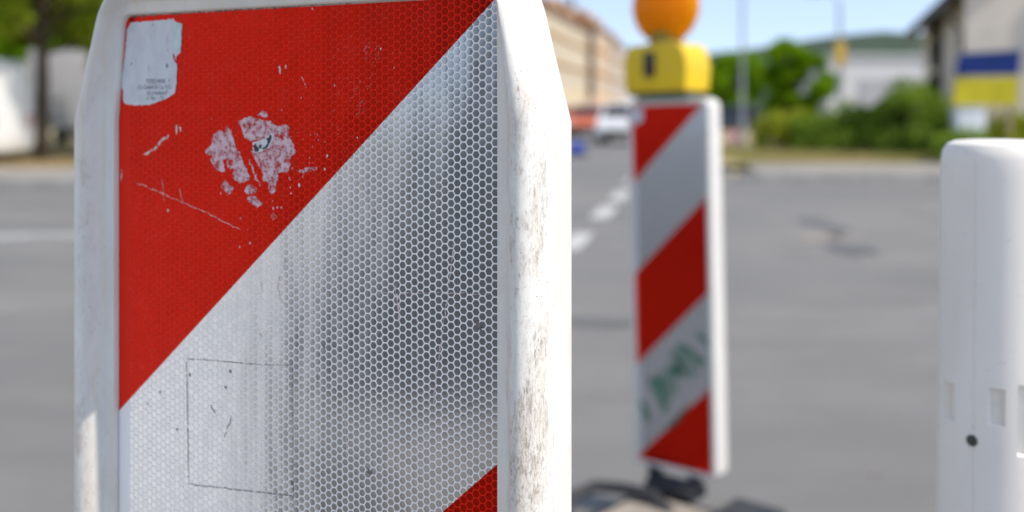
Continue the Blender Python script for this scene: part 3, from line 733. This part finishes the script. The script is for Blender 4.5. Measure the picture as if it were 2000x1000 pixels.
# ------------------------------------------------------------------ vehicles
M_glass = simple('dark_glass', (.02, .022, .025), .08, var=.2); M_tyre = simple('tyre_rubber', (.02, .02, .021), .85); M_rim = simple('wheel_metal', (.45, .45, .46), .35, .8)
M_lampw = simple('headlight_glass', (.7, .72, .75), .1, coat=1); M_lampr = simple('tail_light', (.5, .02, .01), .2, coat=1)
def vehicle(name, loc, rz, label, cat, prof, wid, paint, beltz, tumble, wheels, wr, side_windows, screens, lights, group=None):
    """prof: (x,z) side outline, x forward"""
    r = empty(name, loc, rz, label, cat, group)
    bm = bmesh.new(); n = len(prof)
    def yy(z): return wid / 2 - max(0, z - beltz) * tumble
    A = [bm.verts.new((x, -yy(z), z)) for x, z in prof]; Bq = [bm.verts.new((x, yy(z), z)) for x, z in prof]
    bm.faces.new(A); bm.faces.new(Bq[::-1])
    for i in range(n): bm.faces.new((A[i], Bq[i], Bq[(i + 1) % n], A[(i + 1) % n]))
    bmesh.ops.bevel(bm, geom=bm.edges[:], offset=.06, segments=3, affect='EDGES', profile=.55, clamp_overlap=True)
    body = build('body', bm, paint, r, smooth=35)
    for poly in side_windows:
        for s in (-1, 1):
            bm = bmesh.new(); P1 = [bm.verts.new((x, s * (yy(z) + .004), z)) for x, z in poly]; P2 = [bm.verts.new((x, s * (yy(z) - .012), z)) for x, z in poly]
            bm.faces.new(P1); bm.faces.new(P2[::-1]); k = len(poly)
            for i in range(k): bm.faces.new((P1[i], P2[i], P2[(i + 1) % k], P1[(i + 1) % k]))
            build('side_window', bm, M_glass, body)
    for (xa, za, xb, zb, nm) in screens:      # lower and upper edge of a front or rear screen
        bm = bmesh.new(); d = Vector((xb - xa, 0, zb - za)); sgn = 1 if xa > 0 else -1; nn = Vector((d.z, 0, -d.x)).normalized(); nn = nn if nn.x * sgn > 0 else -nn
        P1 = []; P2 = []
        for t, s in ((.06, -1), (.06, 1), (.94, 1), (.94, -1)):
            p = Vector((xa, 0, za)) + d * t; p.y = s * (yy(p.z) - .10); P1.append(bm.verts.new(p + nn * .006)); P2.append(bm.verts.new(p - nn * .015))
        bm.faces.new(P1); bm.faces.new(P2[::-1])
        for i in range(4): bm.faces.new((P1[i], P2[i], P2[(i + 1) % 4], P1[(i + 1) % 4]))
        build(nm, bm, M_glass, body)
    for wx in wheels:
        for s in (-1, 1):
            q = Matrix.Translation((wx, s * (wid / 2 - .10), wr)) @ Matrix.Rotation(R(90), 4, 'X')
            bm = bmesh.new(); lathe(bm, [(wr * .62, -.10), (wr * .93, -.105), (wr, -.08), (wr, .08), (wr * .93, .105), (wr * .62, .10)], 32, q); wh = build('wheel', bm, M_tyre, r, smooth=40)
            bm = bmesh.new(); lathe(bm, [(wr * .60, -.108), (wr * .15, -.100), (wr * .15, .100), (wr * .60, .108)], 24, q); build('rim', bm, M_rim, wh, smooth=40)
    for (x, z, sz, nm, mt) in lights:
        for s in (-1, 1):
            bm = bmesh.new(); box(bm, (x, s * (wid / 2 - .24), z), (.05, sz[0], sz[1]), .02); build(nm, bm, mt, r, smooth=40)
    bm = bmesh.new(); xf = max(p[0] for p in prof); box(bm, (xf - .005, 0, .42), (.06, wid * .62, .22), .02); build('grille', bm, M_blk, r)
    return r
van_p = [(-2.6, .32), (2.35, .32), (2.50, .48), (2.47, .95), (2.15, 1.18), (1.55, 2.02), (1.25, 2.16), (-2.5, 2.16), (-2.62, 2.0), (-2.66, .6)]
car_p = [(-2.1, .30), (2.05, .28), (2.15, .50), (2.05, .72), (1.05, .90), (.30, 1.42), (-.9, 1.46), (-1.75, 1.02), (-2.1, .95), (-2.18, .6)]
P_white = simple('white_paint', (.80, .80, .80), .3, var=.04, coat=.6); P_grey = simple('pale_grey_paint', (.42, .42, .45), .4, var=.05, coat=.3)
P_red = simple('orange_red_paint', (.70, .15, .035), .35, var=.06, coat=.6); P_dark = simple('dark_blue_paint', (.03, .035, .05), .3, coat=.6); P_silver = simple('silver_paint', (.55, .56, .58), .3, .3, .04, coat=.6)
vehicle('delivery_van', (at(16, 20).x - 2.66, 20.2, 0.0), R(180), 'plain white delivery van parked at the left edge under the trees', 'van', van_p, 1.95, P_white, 1.1, .10, (-1.6, 1.6), .33,
        [[(.75, 1.18), (1.75, 1.18), (1.38, 1.86), (.75, 1.86)]], [(2.13, 1.19, 1.58, 1.99, 'windscreen')], [(2.46, .78, (.30, .20), 'headlight', M_lampw), (-2.63, .9, (.14, .4), 'tail_light', M_lampr)])
def box_truck():
    d = 31; r = empty('box_truck', (at(160, d).x, d, .0), R(106), 'pale grey box truck parked behind the trunk of the leafy tree', 'truck')
    bm = bmesh.new(); box(bm, (-.6, 0, 1.75), (4.2, 2.1, 2.2), .05); build('cargo_box', bm, P_grey, r, smooth=40)
    bm = bmesh.new(); prism(bm, [(1.6, .45), (3.35, .45), (3.45, .7), (3.3, 1.45), (2.85, 2.2), (1.6, 2.25)], 'y', -.98, .98); bmesh.ops.bevel(bm, geom=bm.edges[:], offset=.07, segments=3, affect='EDGES'); cab = build('cab', bm, P_white, r, smooth=35)
    bm = bmesh.new(); prism(bm, [(3.30, 1.48), (3.335, 1.48), (2.90, 2.14), (2.865, 2.14)], 'y', -.8, .8); build('windscreen', bm, M_glass, cab)
    for s in (-1, 1):
        bm = bmesh.new(); prism(bm, [(2.0, 1.42), (3.1, 1.42), (2.75, 2.05), (2.0, 2.05)], 'y', s * .975, s * .985); build('side_window', bm, M_glass, cab)
    bm = bmesh.new(); box(bm, (.2, 0, .5), (5.4, .9, .18), .02); build('chassis', bm, M_blk, r)
    for wx in (-1.7, 2.5):
        for s in (-1, 1):
            q = Matrix.Translation((wx, s * .86, .40)) @ Matrix.Rotation(R(90), 4, 'X'); bm = bmesh.new(); lathe(bm, [(.24, -.12), (.38, -.12), (.40, -.09), (.40, .09), (.38, .12), (.24, .12)], 28, q); wh = build('wheel', bm, M_tyre, r, smooth=40)
            bm = bmesh.new(); lathe(bm, [(.235, -.12), (.06, -.10), (.06, .10), (.235, .12)], 20, q); build('rim', bm, M_rim, wh, smooth=40)
box_truck()
G = 'cars on the street'
cw = [[(-1.3, .98), (-.3, .98), (-.3, 1.36), (-.85, 1.38)], [(-.22, .98), (.85, .95), (.25, 1.34), (-.22, 1.36)]]
cs = [(1.03, .92, .34, 1.40, 'windscreen'), (-1.73, 1.03, -.93, 1.44, 'rear_window')]
cl_ = [(2.08, .62, (.34, .14), 'headlight', M_lampw), (-2.14, .78, (.3, .14), 'tail_light', M_lampr)]
def car(px, d, rz, paint, label, back=0):
    p = at(px, d); return vehicle('car', (p.x, p.y, 0), rz, label, 'car', car_p, 1.78, paint, .92, .30, (-1.35, 1.35), .31, cw, cs, cl_, G)
car(1222, 37, R(-100), P_white, 'white car facing the camera left of the smaller beacon')
car(1152, 46, R(-101), P_red, 'orange-red car on the street under the yellow house fronts')
car(1112, 62, R(-101), P_red, 'second orange-red car half hidden by the big beacon edge')
car(1232, 72, R(-101), P_silver, 'silver car far up the street behind the white car')
car(1432, 48, R(170), P_dark, 'dark car behind the thin grey pole')

# ------------------------------------------------------------------ street furniture
M_steel = simple('grey_steel', (.42, .44, .46), .5, .3); M_yelp = simple('yellow_plate', (.72, .46, .05), .6); M_blue = simple('blue_sign', (.02, .07, .50), .35, coat=.5); M_redp = simple('red_sign', (.60, .04, .04), .4)
M_wht = simple('white_enamel', (.80, .80, .80), .45, var=.05)
def pole(name, px, d, H, rad, label, cat, arm=None, plate=None):
    p = at(px, d); r = empty(name, (p.x, p.y, .0), 0, label, cat)
    bm = bmesh.new(); tube(bm, [(0, 0, -.05), (0, 0, .9), (0, 0, .92), (0, 0, H)], [rad * 1.5, rad * 1.45, rad, rad * .7], 16); build('pole', bm, M_steel, r, smooth=40)
    if arm:
        bm = bmesh.new(); tube(bm, [(0, 0, H - .02), (arm * .3, 0, H + .25), (arm, 0, H + .3)], [rad * .6, rad * .5, rad * .4], 12); build('arm', bm, M_steel, r, smooth=50)
        bm = bmesh.new(); box(bm, (arm * 1.25, 0, H + .28), (abs(arm) * .6, .24, .11), .04); build('lamp_head', bm, M_blk, r, smooth=40)
    if plate:
        for z0, z1, w_, mt, nm in plate:
            bm = bmesh.new(); box(bm, (0, -rad - .02, (z0 + z1) / 2), (w_, .02, z1 - z0), .006); build(nm, bm, mt, r)
    return r
pole('traffic_pole', 1450, 26, 6.5, .05, 'thin grey pole rising left of the round bright green tree', 'pole')
pole('street_lamp', 1640, 27, 3.98, .06, 'pale lamp post with a yellow plate right of the round tree', 'street lamp', -.55, [(hgt(128, 27), hgt(82, 27), .26, M_yelp, 'plate')])
def round_sign(px, py, d, rad, face, border, label):
    p = at(px, d); z = hgt(py, d); r = empty('round_sign', (p.x, p.y, 0), 0, label, 'road sign')
    bm = bmesh.new(); tube(bm, [(0, .03, -.04), (0, .03, z + rad * .7)], .03, 12); build('post', bm, M_steel, r, smooth=40)
    q = Matrix.Translation((0, 0, z)) @ Matrix.Rotation(R(90), 4, 'X')
    bm = bmesh.new(); lathe(bm, [(rad * .98, -.012), (rad, -.008), (rad, .008), (rad * .98, .012)], 40, q); pl = build('plate', bm, border, r, smooth=40)
    bm = bmesh.new(); lathe(bm, [(rad * .80, .010), (rad * .80, .0145), (rad * .78, .015)], 40, q); build('face', bm, face, pl, smooth=40)
    bm = bmesh.new(); box(bm, (0, .02, .05), (.5, .34, .10), .02); build('base', bm, M_rub, r)
    return r
round_sign(1126, 292, 26, .20, M_blue, M_blue, 'blue round road sign just right of the big beacon edge')
round_sign(1432, 268, 25, .17, simple('pale_sign', (.70, .50, .50), .5), M_redp, 'red and pale round road sign low beside the smaller beacon lamp side')

def board():
    d = 21; x0 = at(1862, d).x; x1 = at(1990, d).x; cx = (x0 + x1) / 2; wd = x1 - x0
    r = empty('advertising_board', (cx, d, .08), R(-6), 'blue over yellow panel board on posts before the beige house', 'board')
    b = .08
    bm = bmesh.new(); prism(bm, [(-wd / 2 + .06, hgt(148, d) - b), (wd / 2 - .04, hgt(146, d) - b), (wd / 2, hgt(98, d) - b), (-wd / 2 + .14, hgt(104, d) - b)], 'y', -.03, .03); build('blue_panel', bm, simple('blue_panel_paint', (.001, .022, .15), .9), r)
    bm = bmesh.new(); prism(bm, [(-wd / 2, hgt(206, d) - b), (wd / 2 - .06, hgt(206, d) - b), (wd / 2 - .04, hgt(150, d) - b), (-wd / 2 + .06, hgt(152, d) - b)], 'y', -.03, .03); build('yellow_panel', bm, simple('yellow_panel_paint', (.50, .42, .004), .7), r)
    for s in (-1, 1):
        bm = bmesh.new(); box(bm, (s * wd * .36, .07, hgt(98, d) / 2 - b / 2 - .02), (.07, .07, hgt(98, d) - b + .03), .006); build('post', bm, simple('board_post', (.35, .28, .2), .7), r)
board()
def cabinet():
    d = 20.9; p = at(1890, d); r = empty('utility_cabinet', (p.x, d, .08), 0, 'small pale grey cabinet under the blue and yellow board', 'cabinet')
    h = hgt(212, d) - .08
    bm = bmesh.new(); box(bm, (0, 0, h / 2), (.58, .3, h), .015); body = build('case', bm, simple('pale_cabinet', (.60, .63, .66), .5), r, smooth=40)
    bm = bmesh.new(); box(bm, (0, 0, h + .022), (.64, .36, .04), .012); build('lid', bm, M_steel, r, smooth=40)
    bm = bmesh.new(); box(bm, (0, -.158, h * .52), (.48, .012, h * .78), .004); dr = build('door', bm, simple('cabinet_door', (.66, .69, .72), .5), r)
    bm = bmesh.new(); box(bm, (.18, -.172, h * .55), (.03, .02, .10), .004); build('handle', bm, M_blk, dr)
cabinet()

# ------------------------------------------------------------------ buildings
def plaster(name, c): return patched(name, c, tuple(x * .88 for x in c), (.35, .35, .5), (.4, .7))
M_roof = patched('red_roof_tiles', (.30, .10, .06), (.22, .08, .05), (1.5, 1.5, 1.5)); M_win = simple('window_glass', (.05, .06, .075), .08); M_wfr = simple('window_frame', (.72, .70, .66), .5)
M_slate = simple('dark_roof', (.06, .055, .05), .7, sc=2)
M_eave = simple('brown_trim', (.26, .13, .07), .7)
def terrace(label, s0, s1, H, wall_mat, base_mat, floors, nwin, roof_mat=M_roof, depth=11, hip=3.2, gap_strip=False):
    """house front along the street line; s = distance from the line's start; the front faces the street (right)"""
    p0 = Vector((2.31, 100, 0)); d = Vector((.2094, 1, 0)).normalized(); p = p0 + d * s0; L = s1 - s0
    r = empty('town_house', (p.x, p.y, 0), math.atan2(d.y, d.x), label, 'house', 'row of town houses up the street')   # local x along the street, y to the left (inside)
    bm = bmesh.new(); box(bm, (L / 2, depth / 2, H / 2 + 1.6), (L, depth, H - 3.2), 0); wall = build('wall', bm, wall_mat, r)
    bm = bmesh.new(); box(bm, (L / 2, depth / 2, 1.58), (L - .02, depth - .04, 3.24), 0); build('ground_floor', bm, base_mat, r)
    bm = bmesh.new(); prism(bm, [(-.5, H - .02), (depth + .5, H - .02), (depth / 2 + 1.2, H + hip), (depth / 2 - 1.2, H + hip)], 'x', -.05, L + .05); roof = build('roof', bm, roof_mat, r)
    bm = bmesh.new(); box(bm, (L * .3, depth / 2 - 2.0, H + hip + .2), (.9, .7, 1.8), .02); build('chimney', bm, M_kerb, roof)
    bm = bmesh.new(); box(bm, (L / 2, -.2, H - .35), (L - .1, .40, .60), .03); build('cornice', bm, M_eave, r)
    for f in range(1, floors):
        bm = bmesh.new(); box(bm, (L / 2, -.10, 3.4 + (H - 3.4) / floors * f), (L - .1, .20, .30), .02); build('string_course', bm, M_eave, r)
    if gap_strip:
        bm = bmesh.new(); box(bm, (1.3, -.2, H / 2 + 1.5), (2.4, .4, H - 3.4), .03); build('dark_gap_strip', bm, M_slate, r)  # dark strip standing in for the shaded gap between the houses
    for k in range(3):
        bm = bmesh.new(); prism(bm, [(.4, H + .05), (2.4, H + .05), (2.4, H + 1.9), (.9, H + 1.9)], 'x', L * (k + .5) / 3 - .9, L * (k + .5) / 3 + .9); dm = build('dormer', bm, wall_mat, roof)
    first = None; fh = (H - 3.4) / floors
    for f in range(floors):
        for i in range(nwin):
            loc = (L * (i + .5) / nwin, 0, 3.4 + fh * (f + .5))
            if first is None:
                bm = bmesh.new()
                for (cx, cz, sx, sz) in ((0, 1.01, 1.62, .1), (0, -1.01, 1.74, .1), (-.76, 0, .1, 1.92), (.76, 0, .1, 1.92), (0, 0, .07, 1.92)): box(bm, (cx, -.05, cz), (sx, .14, sz), .01)
                first = build('window', bm, M_wfr, r, loc=loc); bm = bmesh.new(); box(bm, (0, -.006, 0), (1.42, .03, 1.92), 0); build('pane', bm, M_win, first)
            else:
                c = first.copy(); col.objects.link(c); c.parent = r; c.location = loc
                for ch in first.children: e = ch.copy(); col.objects.link(e); e.parent = c
    bm = bmesh.new(); tube(bm, [(.25, -.1, 0), (.25, -.1, H - .5)], .09, 10); build('downpipe', bm, M_steel, r)
    return r
terrace('cream yellow town house with a red roof just right of the big beacon', 0, 37, 12.4, plaster('cream_plaster', (.72, .56, .32)), plaster('cream_base', (.62, .52, .36)), 3, 9)
terrace('peach coloured town house beyond the cream yellow one', 40, 66, 13.6, plaster('peach_plaster', (.70, .46, .24)), plaster('peach_base', (.60, .46, .34)), 3, 6, gap_strip=True)
terrace('pale ochre town house third in the row', 66.1, 90, 13.0, plaster('ochre_plaster', (.62, .46, .30)), plaster('ochre_base', (.60, .52, .42)), 3, 6)
terrace('whitish town house at the far end of the row', 90.1, 112, 11.0, plaster('white_plaster', (.74, .74, .74)), plaster('white_base', (.7, .7, .7)), 3, 5, M_slate)

def shed():
    d = 60; x0 = at(1618, d).x; x1 = at(1835, d).x; L = x1 - x0; H = hgt(112, d)
    r = empty('grey_shed', (x0, d, 0), R(2), 'pale grey flat roofed hall behind the bushes under the hill', 'building')
    bm = bmesh.new(); box(bm, (L / 2, 4, H / 2), (L, 8, H), 0); build('wall', bm, simple('pale_cladding', (.55, .55, .58), .6, var=.04), r)
    bm = bmesh.new(); box(bm, (L / 2, 4, H + .08), (L + .4, 8.4, .2), .03); build('roof', bm, M_steel, r)
    bm = bmesh.new(); box(bm, (L * .56, -.03, H * .50), (L * .56, .07, H * .42), .01); build('gate', bm, simple('grey_gate', (.36, .36, .40), .6, var=.05), r)
shed()
def house():
    ax = Vector((1.2, 4.0, 0)).normalized(); rz = math.atan2(ax.y, ax.x) - R(90)      # local y runs along the side wall, x along the front
    d = 21.9; p = at(1884, d); r = empty('beige_house', (p.x, p.y, 0), rz, 'beige gabled house at the right edge behind the board', 'house')
    Lw, D, He, Hr = 8.5, 9.0, 3.75, 7.2
    M_be = plaster('beige_plaster', (.80, .69, .56))
    bm = bmesh.new(); prism(bm, [(0, 0), (Lw, 0), (Lw, He), (Lw / 2, Hr), (0, He)], 'y', 0, D); wall = build('wall', bm, M_be, r)
    for s in (0, 1):
        bm = bmesh.new(); xa, xb = (-.45, Lw / 2) if s == 0 else (Lw + .45, Lw / 2); za = He - .45 * (Hr - He) / (Lw / 2)
        prism(bm, [(xa, za + .02), (xb, Hr + .02), (xb, Hr + .22), (xa, za + .20)], 'y', -.35, D + .35); roof = build('roof', bm, M_slate, r)
    bm = bmesh.new(); tube(bm, [(-.42, -.3, He - .40), (-.42, D + .3, He - .40)], .07, 10); build('gutter', bm, M_slate, r, smooth=40)
    bm = bmesh.new(); tube(bm, [(-.38, .1, He - .45), (-.06, .03, He - .9), (-.06, .03, 0)], .05, 10); build('downpipe', bm, simple('brown_pipe', (.10, .075, .06), .5), r, smooth=40)
    def win(x, z, w_, h_, pane):
        bm = bmesh.new()
        for (cx, cz, sx, sz) in ((0, h_ / 2, w_ + .1, .08), (0, -h_ / 2, w_ + .2, .08), (-w_ / 2, 0, .08, h_ - .08), (w_ / 2, 0, .08, h_ - .08), (0, 0, .06, h_ - .08)): box(bm, (cx, -.03, cz), (sx, .1, sz), .008)
        f = build('window', bm, M_wfr, r, loc=(x, 0, z)); bm = bmesh.new(); box(bm, (0, -.004, 0), (w_ - .08, .02, h_ - .08)); build('pane', bm, pane, f)
    win(1.75, 2.95, .8, 1.0, simple('green_shutter', (.10, .24, .17), .6)); win(4.6, 2.6, 1.1, 1.3, M_win); win(6.8, 2.6, 1.1, 1.3, M_win); win(4.25, 5.2, 1.0, 1.1, M_win)
    bm = bmesh.new(); box(bm, (3.2, -.02, 1.05), (1.0, .06, 2.1), .01); dr = build('door', bm, simple('brown_door', (.16, .08, .04), .5), r); bm = bmesh.new(); box(bm, (3.55, -.07, 1.05), (.03, .05, .14), .004); build('handle', bm, M_steel, dr)
    return r
house()
def ivy():
    d = 26.2; p = at(1836, d); r = empty('climbing_plant', (p.x, p.y, 0), 0, 'dark climbing plant up the far corner of the beige house', 'plant')
    cl = [((rng.uniform(-.12, .12), rng.uniform(-.2, .1), z), (.22, .25, .3)) for z in np.arange(.3, 3.5, .22)]
    bm = bmesh.new(); tube(bm, [(0, 0, -.05), (.04, 0, 1.6), (-.03, 0, 3.2)], [.05, .04, .015], 8); build('stem', bm, M_bark, r)
    me = leaves(cl, 900, .07); me.materials.append(leaf_mat('ivy_leaves', (.03, .05, .02), (.06, .07, .03), (.025, .04, .015))); link('foliage', me, r)
ivy()

# unseen props added to put bright and dark reflections into the shiny sheeting
def cabin(x, y):
    r = empty('added_white_cabin', (x, y, 0), R(90), 'white plastic cabin with a door added out of view as a bright reflection for the big beacon', 'cabin')   # local -y faces the beacon
    M_cab = simple('white_cabin_plastic', (.80, .80, .78), .5, var=.04)
    bm = bmesh.new(); box(bm, (0, 0, 1.12), (1.30, 1.10, 2.08), .04); shell = build('shell', bm, M_cab, r, smooth=40)
    bm = bmesh.new(); prism(bm, [(-.70, 2.14), (.70, 2.14), (.62, 2.26), (.0, 2.34), (-.62, 2.26)], 'y', -.60, .60); build('roof', bm, M_steel, r)
    bm = bmesh.new(); box(bm, (0, -.56, 1.06), (.74, .03, 1.84), .012); dr = build('door', bm, M_cab, r, smooth=40)
    bm = bmesh.new(); box(bm, (.29, -.59, 1.05), (.04, .04, .14), .01); build('handle', bm, M_blk, dr)
    bm = bmesh.new()
    for s in (-1, 1): box(bm, (s * .48, 0, .045), (.10, 1.2, .09), .01)
    build('skid', bm, M_blk, r)
cabin(-3.10, -.16)  # added out of view so the left cells mirror something bright
def pile(x, y, rx, ry, H):
    bm = bmesh.new(); n = 72; m_ = 26; rings = []
    for j in range(m_ + 1):
        t = 1 - j / m_; row = []
        for k in range(n):
            a = 2 * math.pi * k / n; q = t * (1 + .05 * math.sin(3 * a + 1) + .03 * math.sin(9 * a))
            row.append(bm.verts.new((rx * q * math.cos(a), ry * q * math.sin(a), -.01 + H * (1 - t) + .02 * math.sin(11 * a + 9 * t) * t)))
        rings.append(row)
    for A, B_ in zip(rings, rings[1:]):
        for k in range(n): bm.faces.new((A[k], A[(k + 1) % n], B_[(k + 1) % n], B_[k]))
    bmesh.ops.remove_doubles(bm, verts=bm.verts[:], dist=1e-5)
    o = build('added_dark_pile', bm, patched('dark_tarpaulin', (.075, .078, .085), (.10, .105, .112), (5, 5, 5), rough=.7), smooth=True); o.location = (x, y, .30)
    tag(o, 'dark tarpaulin pile added out of view to darken the reflection in the big beacon', 'pile')
pile(-2.06, -1.66, .52, 1.16, 2.5)  # added cone, its slope shaped for the dark diagonal in the sheeting
def pallet(x, y, lx, ly):
    r = empty('added_stone_pallet', (x, y, 0), 0, 'pallet of pale kerb stones added out of view to lighten the low part of the reflection', 'pallet')
    bm = bmesh.new()
    for k in range(3): box(bm, (-lx / 2 + .06 + k * (lx - .12) / 2, 0, .05), (.10, ly, .09), .004)
    box(bm, (0, 0, .103), (lx, ly, .018), .003); build('pallet', bm, simple('pale_timber', (.42, .33, .22), .8), r)
    bm = bmesh.new(); n = int(ly / .25)
    for k in range(n): box(bm, (0, -ly / 2 + (k + .5) * ly / n, .205), (lx - .04, ly / n - .012, .18), .012)
    build('kerb_stones', bm, simple('pale_stone', (.32, .31, .29), .85), r, smooth=40)
pallet(-2.04, -1.62, 1.06, 2.6)  # added pale base that lightens the bottom of the mirrored dark area
def barrier(x, y, L):
    r = empty('added_white_barrier', (x, y, 0), R(90), 'white plastic barrier added out of view to brighten the lower left reflection', 'barrier')
    bm = bmesh.new(); prism(bm, [(-.24, .01), (.24, .01), (.24, .10), (.13, .34), (.09, .92), (-.09, .92), (-.13, .34), (-.24, .10)], 'x', -L / 2, L / 2)
    bmesh.ops.bevel(bm, geom=bm.edges[:], offset=.03, segments=3, affect='EDGES'); build('shell', bm, simple('white_barrier_plastic', (.80, .80, .78), .5, var=.06), r, smooth=40)
    bm = bmesh.new(); lathe(bm, [(.05, .90), (.06, .93), (.05, .95)], 24); build('filler_cap', bm, M_blk, r, smooth=40)
    bm = bmesh.new(); box(bm, (L / 2 + .03, 0, .45), (.07, .05, .7), .015); build('connector', bm, M_rub, r, smooth=40)
barrier(-1.80, 0.42, 1.04)  # added low white surface for the bottom left cells to mirror
